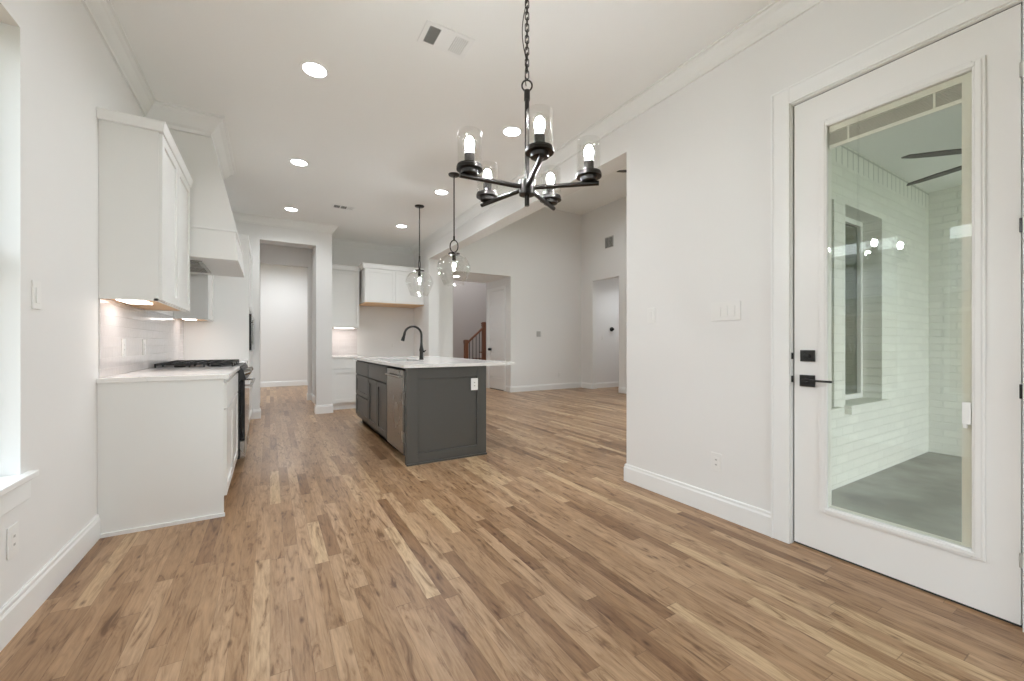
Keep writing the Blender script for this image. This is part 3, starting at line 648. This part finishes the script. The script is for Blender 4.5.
# ------------------------------------------------------------ recessed downlights
def downlight_proto(z):
    e=empty('recessed_light',(0,0,0))
    B().lathe([(.075,-.004),(.078,-.006),(.095,-.004),(.097,0),(.075,0),(.075,-.004)],(0,0,0),32).build('trim_ring',M['trim'],e,smooth=True)
    B().cyl((0,0,-.004),(0,0,-.0005),.073,seg=32).build('lens',M['led'],e)
    return e
proto=downlight_proto(0)
spots=[(.27,3.165,'nearest recessed light above the left counter side'),(.265,4.86,'middle recessed light of the left row in the kitchen ceiling'),(.26,6.60,'recessed light in front of the passage wall, farthest of the left row'),
       (1.885,3.17,'recessed light directly behind the chandelier stem'),(1.865,4.885,'recessed light between the chandelier and the near pendant canopy'),(1.845,6.62,'recessed light nearest the far wall cabinets and the far pendant')]
SPOT_E=28
def lamp(x,y,z,en,col=(.91,.955,1.0),ang=160):
    d=bpy.data.lights.new('downlight_lamp','SPOT'); d.energy=en; d.spot_size=math.radians(ang); d.spot_blend=.8; d.shadow_soft_size=.07; d.color=col
    o=bpy.data.objects.new('downlight_lamp',d); o.location=(x,y,z); C.objects.link(o)
for i,(x,y,lb) in enumerate(spots):
    if i==0: o=proto; o.location=(x,y,H)
    else: o=dup(proto,(x,y,H))
    tag(o,lb,'ceiling light','recessed kitchen ceiling lights'); lamp(x,y,H-.02,SPOT_E)
o=dup(proto,(3.75,8.85,2.715)); tag(o,'recessed light in the low ceiling of the hall recess by the stairs','ceiling light','recessed kitchen ceiling lights'); lamp(3.75,8.85,2.69,14)
o=dup(proto,(.3,8.3,H)); tag(o,'recessed light inside the vestibule behind the passage','ceiling light','recessed kitchen ceiling lights'); lamp(.3,8.3,H-.02,14)
o=dup(proto,(.3,11.0,3.6)); tag(o,'added unseen light in the far room behind the passage','ceiling light','recessed kitchen ceiling lights'); lamp(.3,11.0,3.57,200)  # out-of-view lamp added to brighten the far room
for x,y,lb in ((4.2,3.2,'near light closer to the header'),(5.6,3.2,'near light closer to the side wall'),(4.2,6.4,'far light closer to the header'),(5.6,6.4,'far light closer to the side wall')):
    o=dup(proto,(x,y,4.5)); tag(o,'added unseen living room ceiling light, '+lb,'ceiling light','added unseen living room ceiling lights'); lamp(x,y,4.47,42)  # hidden lamps added to lift the living room walls
o=dup(proto,(5.0,11.0,5.0)); tag(o,'added unseen light high over the staircase','ceiling light'); lamp(5.0,11.0,4.97,210)  # out-of-view lamp added to brighten the stair wall
o=dup(proto,(7.9,7.0,2.9)); tag(o,'added unseen light in the nook off the living room','ceiling light'); lamp(7.9,7.0,2.88,34)  # out-of-view lamp added to brighten the nook

# ------------------------------------------------------------ vents
def vent(name,cx,cy,z,lx,ly,label,banks):
    e=empty(name,(cx,cy,z),label,'vent')
    B().box(cx-lx/2,cx+lx/2,cy-ly/2,cy+ly/2,z-.006,z-.001).build('face_plate',M['trim'],e,bev=.002)
    for (a,c,m_) in banks:
        x0=cx-lx/2+a*lx; x1=cx-lx/2+c*lx
        B().box(x0,x1,cy-ly/2+.03,cy+ly/2-.03,z-.0075,z-.006).build('duct',M['dark'] if m_=='d' else M['vgrey'],e)
        s=B(); n=7
        for i in range(n):
            xx=x0+(x1-x0)*(i+.5)/n; ww=(x1-x0)/n*(.32 if m_=='d' else .6)
            s.box(xx-ww/2,xx+ww/2,cy-ly/2+.03,cy+ly/2-.03,z-.011,z-.0075)
        s.build('louver',M['vgrey'] if m_=='d' else M['trim'],e)
    return e
vent('ceiling_vent',.962,2.432,H,.32,.20,'white rectangular air vent with two louvered banks, near the chandelier chain',[(.10,.31,'d'),(.62,.90,'l')])
vent('ceiling_vent',.89,6.12,H,.30,.16,'small air vent near the passage wall, far in the kitchen ceiling',[(.08,.33,'d'),(.38,.62,'d'),(.67,.92,'l')])
e=empty('wall_vent',(6.98,7.2,3.58),'small grey air vent high on the living room side wall','vent')
B().box(6.968,6.979,7.04,7.32,3.44,3.70).build('face_plate',M['vgrey'],e)
for y in (7.06,7.19):
    s=B()
    for i in range(8): s.box(6.962,6.968,y,y+.11,3.46+i*.028,3.470+i*.028)
    s.build('louver',M['dark'],e)

# ------------------------------------------------------------ switches and outlets
def plate(kind,O,U,N,label,n=1,w=.075,h=.12,cat=None,material='plate'):
    O=Vector(O); w_=w+(n-1)*.048
    e=empty(kind,tuple(O),label,cat or {'light_switch':'switch','wall_outlet':'outlet'}[kind])
    B().obox(O,U,Z_,N,-w_/2,w_/2,-h/2,h/2,0.0005,.006).build('cover_plate',M[material],e,bev=.0015)
    for i in range(n):
        u=(i-(n-1)/2)*.048
        if kind=='light_switch': B().obox(O,U,Z_,N,u-.016,u+.016,-.033,.033,.006,.010).build('rocker',M[material],e,bev=.001)
        else:
            B().obox(O,U,Z_,N,u-.017,u+.017,-.034,.034,.006,.0075).build('socket',M[material],e)
            for zz in (-.020,.012):
                B().obox(O,U,Z_,N,u-.007,u+.007,zz,zz+.009,.0075,.0079).build('receptacle',M['vgrey'],e)
    return e
plate('light_switch',(RW,2.137,1.34),Y_,mX,'single white light switch on the right wall by the wide opening')
plate('light_switch',(RW,1.547,1.333),Y_,mX,'white triple light switch plate on the right wall beside the patio door',3,w=.10)
plate('wall_outlet',(RW,1.61,.348),Y_,mX,'white outlet low on the right wall beside the patio door casing')
plate('light_switch',(LW,2.53,1.33),Y_,X_,'white light switch on the left wall beside the window')
plate('wall_outlet',(LW,2.345,.36),Y_,X_,'white outlet low on the left wall under the window sill')
plate('wall_outlet',(1.765,IY0,.722),X_,nY,'white outlet on the dark grey end panel of the island',material='platew')
plate('wall_outlet',(LW+.008,3.70,1.10),Y_,X_,'white outlet on the tile backsplash nearest the camera')
plate('wall_outlet',(LW+.008,4.22,1.10),Y_,X_,'white outlet on the tile backsplash beside the range')
plate('wall_outlet',(2.08,8.15,1.10),X_,nY,'white outlet on the wall of the empty refrigerator space')
plate('wall_outlet',(6.27,8.2,.36),X_,nY,'white outlet low on the living room back wall')
e=empty('thermostat',(5.68,8.2,1.375),'small grey control panel on the living room back wall','thermostat')
B().box(5.57,5.68,8.185,8.199,1.31,1.44).build('cover_plate',M['vgrey'],e,bev=.002); B().box(5.70,5.78,8.188,8.199,1.32,1.43).build('screen',M['plate'],e)
plate('light_switch',(7.40,7.85,1.30),X_,nY,'white light switch inside the nook off the living room')
e=empty('wall_knob',(7.70,7.85,1.52),'round black knob on the wall of the nook off the living room','knob')  # black knob fitting on the nook's back wall
B().cyl((7.70,7.849,1.52),(7.70,7.82,1.52),.055).sph((7.70,7.80,1.52),.04).build('knob_body',M['black'],e,smooth=True)

# ------------------------------------------------------------ chandelier
T=1.70; sY,cY=math.sin(YAW),math.cos(YAW)
u=(527-512)/407
CX,CY=T*(sY+u*cY),T*(cY-u*sY)
HZ=1.774
e=empty('chandelier',(CX,CY,HZ),'black five-arm chandelier with clear glass cylinder shades hanging on a chain','chandelier')
B().cyl((CX,CY,HZ-.03),(CX,CY,HZ+.03),.033,seg=28).cyl((CX,CY,HZ-.075),(CX,CY,HZ-.03),.010,seg=14).build('hub',M['bronze'],e,smooth=True)
B().cyl((CX,CY,HZ+.03),(CX,CY,2.175),.0095,seg=14).cyl((CX,CY,2.14),(CX,CY,2.18),.0125,seg=14).build('stem',M['bronze'],e,smooth=True)
ring=[(CX+cY*.021*math.cos(a),CY-sY*.021*math.cos(a),2.201+.023*math.sin(a)) for a in [2*math.pi*i/28 for i in range(28)]]
B().tube(ring,.0035,8,True).build('loop_ring',M['bronze'],e,smooth=True)
B().cyl((CX,CY,H-.03),(CX,CY,H),.062,seg=32).cyl((CX,CY,H-.05),(CX,CY,H-.03),.012).build('canopy',M['bronze'],e,smooth=True)
def link(bm,c,ang):
    pts=[]; hl,hw=.0135,.0075
    for i in range(9): a=math.pi*i/8; pts.append((hw*math.cos(a),hl-hw+.004+hw*math.sin(a)))
    for i in range(9): a=math.pi+math.pi*i/8; pts.append((hw*math.cos(a),-hl+hw-.004+hw*math.sin(a)))
    ca,sa=math.cos(ang),math.sin(ang)
    return bm.tube([(c[0]+p*ca,c[1]+p*sa,c[2]+q) for p,q in pts],.0022,6,True)
z=2.247; first=None; i=0
while z<H-.05:
    ang=-YAW+.25+(math.pi/2 if i%2 else 0)
    if i<2:
        o=link(B(),(CX,CY,z),ang).build('chain_link',M['bronze'],e,smooth=True)
        if i==0: first=[o]; base_z=z
        else: first.append(o); base_z2=z
    else:
        o=first[i%2].copy(); C.objects.link(o); o.parent=e; o.location=(0,0,z-(base_z if i%2==0 else base_z2))
    z+=.0245; i+=1
wpts=[]
for i in range(41):
    q=i/40; zz=2.20+q*(H-.04-2.20); off=.004+.016*math.sin(math.pi*min(1,max(0,(q-.14)/.28)))**1 if .14<q<.42 else .004+.004*math.sin(q*30)
    wpts.append((CX-cY*off,CY+sY*off,zz))
B().tube(wpts,.0020,6).build('cord',M['bronze'],e,smooth=True)
BR=[]
for k in range(5):
    th=math.radians(8+72*k)
    # th measured from "towards the camera", turning to the right
    dx=-sY*math.cos(th)+cY*math.sin(th); dy=-cY*math.cos(th)-sY*math.sin(th)
    rS,rT=.254,.294
    sx,sy=CX+dx*rS,CY+dy*rS
    a=B().cyl((CX+dx*.02,CY+dy*.02,HZ),(CX+dx*rT,CY+dy*rT,HZ),.0095,seg=12).build('arm',M['bronze'],e,smooth=True)
    zb=HZ+.008
    c=B().lathe([(0,0),(.020,0),(.032,.003),(.034,.018),(.051,.019),(.051,.030),(.0485,.032),(.0485,.036),(0,.040)],(sx,sy,zb),32).build('cup',M['bronze'],e,smooth=True)
    B().cyl((sx,sy,zb+.048),(sx,sy,zb+.082),.020,seg=20).build('socket',M['bronze'],c,smooth=True)
    B().lathe([(.0445,.036),(.0475,.036),(.0475,.166),(.046,.1675),(.0445,.166),(.0445,.036)],(sx,sy,zb),36).build('glass_shade',M['shade'],e,smooth=True)
    bb=B().lathe([(.012,.082),(.017,.095),(.0255,.112),(.0285,.128),(.025,.146),(.014,.158),(0,.161)],(sx,sy,zb),24).build('bulb',M['shade'],e,smooth=True)
    B().sph((sx,sy,zb+.119),.0185,(1,1,1.6),16).build('filament',M['bulb'],bb,smooth=True)

# ------------------------------------------------------------ pendants
def pendant(cx,cy,label,ringang):
    e=empty('pendant_light',(cx,cy,H),label,'pendant light','clear glass pendants over the island')
    B().lathe([(0,-.018),(.05,-.018),(.062,-.012),(.065,0),(0,0)],(cx,cy,H),28).build('canopy',M['bronze'],e,smooth=True)
    B().cyl((cx,cy,2.345),(cx,cy,H-.01),.007,seg=10).cyl((cx,cy,2.30),(cx,cy,2.35),.011,seg=10).build('rod',M['bronze'],e,smooth=True)
    pts=[(cx+.045*math.cos(a)*math.cos(ringang),cy+.045*math.cos(a)*math.sin(ringang),2.235+.068*math.sin(a)) for a in [2*math.pi*i/32 for i in range(32)]]
    B().tube(pts,.0065,8,True).build('ring',M['bronze'],e,smooth=True)
    c=B().lathe([(0,2.172),(.015,2.170),(.02,2.160),(.065,2.154),(.068,2.140),(0,2.138)],(cx,cy,0),28).build('cap',M['bronze'],e,smooth=True)
    B().cyl((cx,cy,2.075),(cx,cy,2.14),.020,seg=16).build('socket',M['bronze'],c,smooth=True)
    g=[(.060,2.140),(.100,2.125),(.145,2.095),(.176,2.050),(.190,2.000),(.188,1.975),(.115,1.800),(.108,1.796),(.113,1.803),(.184,1.976),(.186,2.000),(.172,2.049),(.142,2.092),(.098,2.121),(.060,2.136),(.060,2.140)]
    B().lathe(g,(cx,cy,0),48).build('glass_shade',M['shade'],e,smooth=True)
    bb=B().lathe([(.012,2.076),(.018,2.055),(.028,2.025),(.030,2.010),(.024,1.985),(0,1.975)],(cx,cy,0),24).build('bulb',M['shade'],e,smooth=True)
    B().sph((cx,cy,2.018),.018,(1,1,1.5),16).build('filament',M['bulb'],bb,smooth=True)
pendant(1.796,4.308,'clear glass pendant hanging over the near end of the island',-YAW)
pendant(1.791,5.534,'clear glass pendant hanging over the far end of the island',-YAW+math.pi/2)

# ------------------------------------------------------------ ceiling fans
def fan(name,cx,cy,z,zc,R_,n,a0,label):
    e=empty(name,(cx,cy,z),label,'ceiling fan')
    B().cyl((cx,cy,z),(cx,cy,zc),.013,seg=12).lathe([(0,zc-.06),(.04,zc-.05),(.065,zc),(0,zc)],(cx,cy,0),24).build('downrod',M['fan'],e,smooth=True)
    B().lathe([(0,-.09),(.07,-.08),(.10,-.05),(.105,.02),(.07,.05),(.02,.07),(0,.07)],(cx,cy,z),28).build('motor',M['fan'],e,smooth=True)
    for k in range(n):
        a=a0+2*math.pi*k/n; D=Vector((math.cos(a),math.sin(a),0)); P=Vector((-math.sin(a),math.cos(a),.02)).normalized()
        O=Vector((cx,cy,z)); up=D.cross(P)
        out=[(.09,-.02),(.2,-.034),(R_*.7,-.040),(R_-.08,-.034),(R_,-.012),(R_-.03,.022),(R_*.7,.038),(.2,.03),(.09,.02)]
        B().loft([O+D*u_+P*v_-up*.005 for u_,v_ in out],[O+D*u_+P*v_+up*.005 for u_,v_ in out]).build('blade',M['fan'],e)
fan('ceiling_fan',4.53,.56,2.50,2.75,.76,6,math.radians(74),'dark ceiling fan under the patio ceiling, seen through the glass door')
fan('ceiling_fan',4.95,3.75,3.60,4.5,.84,5,math.radians(144),'dark ceiling fan in the living room, one blade tip showing past the wall end')

# ------------------------------------------------------------ staircase
e=empty('staircase',(4.6,10.6,0),'wooden staircase with stained newel posts and dark balusters beyond the hall','staircase')
SY_=10.05; nst=8; rise,run_=.18,.21; sx0=4.62
for i in range(nst):
    x0=sx0+i*run_
    B().box(x0,8.69 if i==nst-1 else x0+run_+.02,SY_,SY_+1.05,i*rise,(i+1)*rise-.03).build('riser',M['trim'],e)
    B().box(x0-.025,8.69 if i==nst-1 else x0+run_+.02,SY_-.02,SY_+1.05,(i+1)*rise-.03,(i+1)*rise).build('tread',M['redwood'],e)
def newel(x,z0,z1):
    o=B().box(x-.05,x+.05,SY_-.0,SY_+.10,z0,z1-.05).box(x-.06,x+.06,SY_-.01,SY_+.11,z1-.10,z1-.07).box(x-.065,x+.065,SY_-.015,SY_+.115,z1-.05,z1-.02).box(x-.045,x+.045,SY_+.005,SY_+.095,z1-.02,z1).build('newel_post',M['redwood'],e,bev=.003)
newel(4.56,0,1.25); newel(5.10,.36,1.74)
B().loft([Vector((4.60,SY_+.02,1.14)),Vector((4.60,SY_+.08,1.14)),Vector((4.60,SY_+.08,1.20)),Vector((4.60,SY_+.02,1.20))],[Vector((5.06,SY_+.02,1.54)),Vector((5.06,SY_+.08,1.54)),Vector((5.06,SY_+.08,1.60)),Vector((5.06,SY_+.02,1.60))]).build('handrail',M['redwood'],e)
for i in range(4):
    x=4.66+i*.10; B().box(x-.007,x+.007,SY_+.043,SY_+.057,(int((x-sx0)/run_)+1)*rise,1.155+(x-4.6)*.87).build('baluster',M['black'],e)
B().loft([Vector((5.14,SY_+.02,1.61)),Vector((5.14,SY_+.08,1.61)),Vector((5.14,SY_+.08,1.67)),Vector((5.14,SY_+.02,1.67))],[Vector((6.1,SY_+.02,2.43)),Vector((6.1,SY_+.08,2.43)),Vector((6.1,SY_+.08,2.49)),Vector((6.1,SY_+.02,2.49))]).build('handrail',M['redwood'],e)
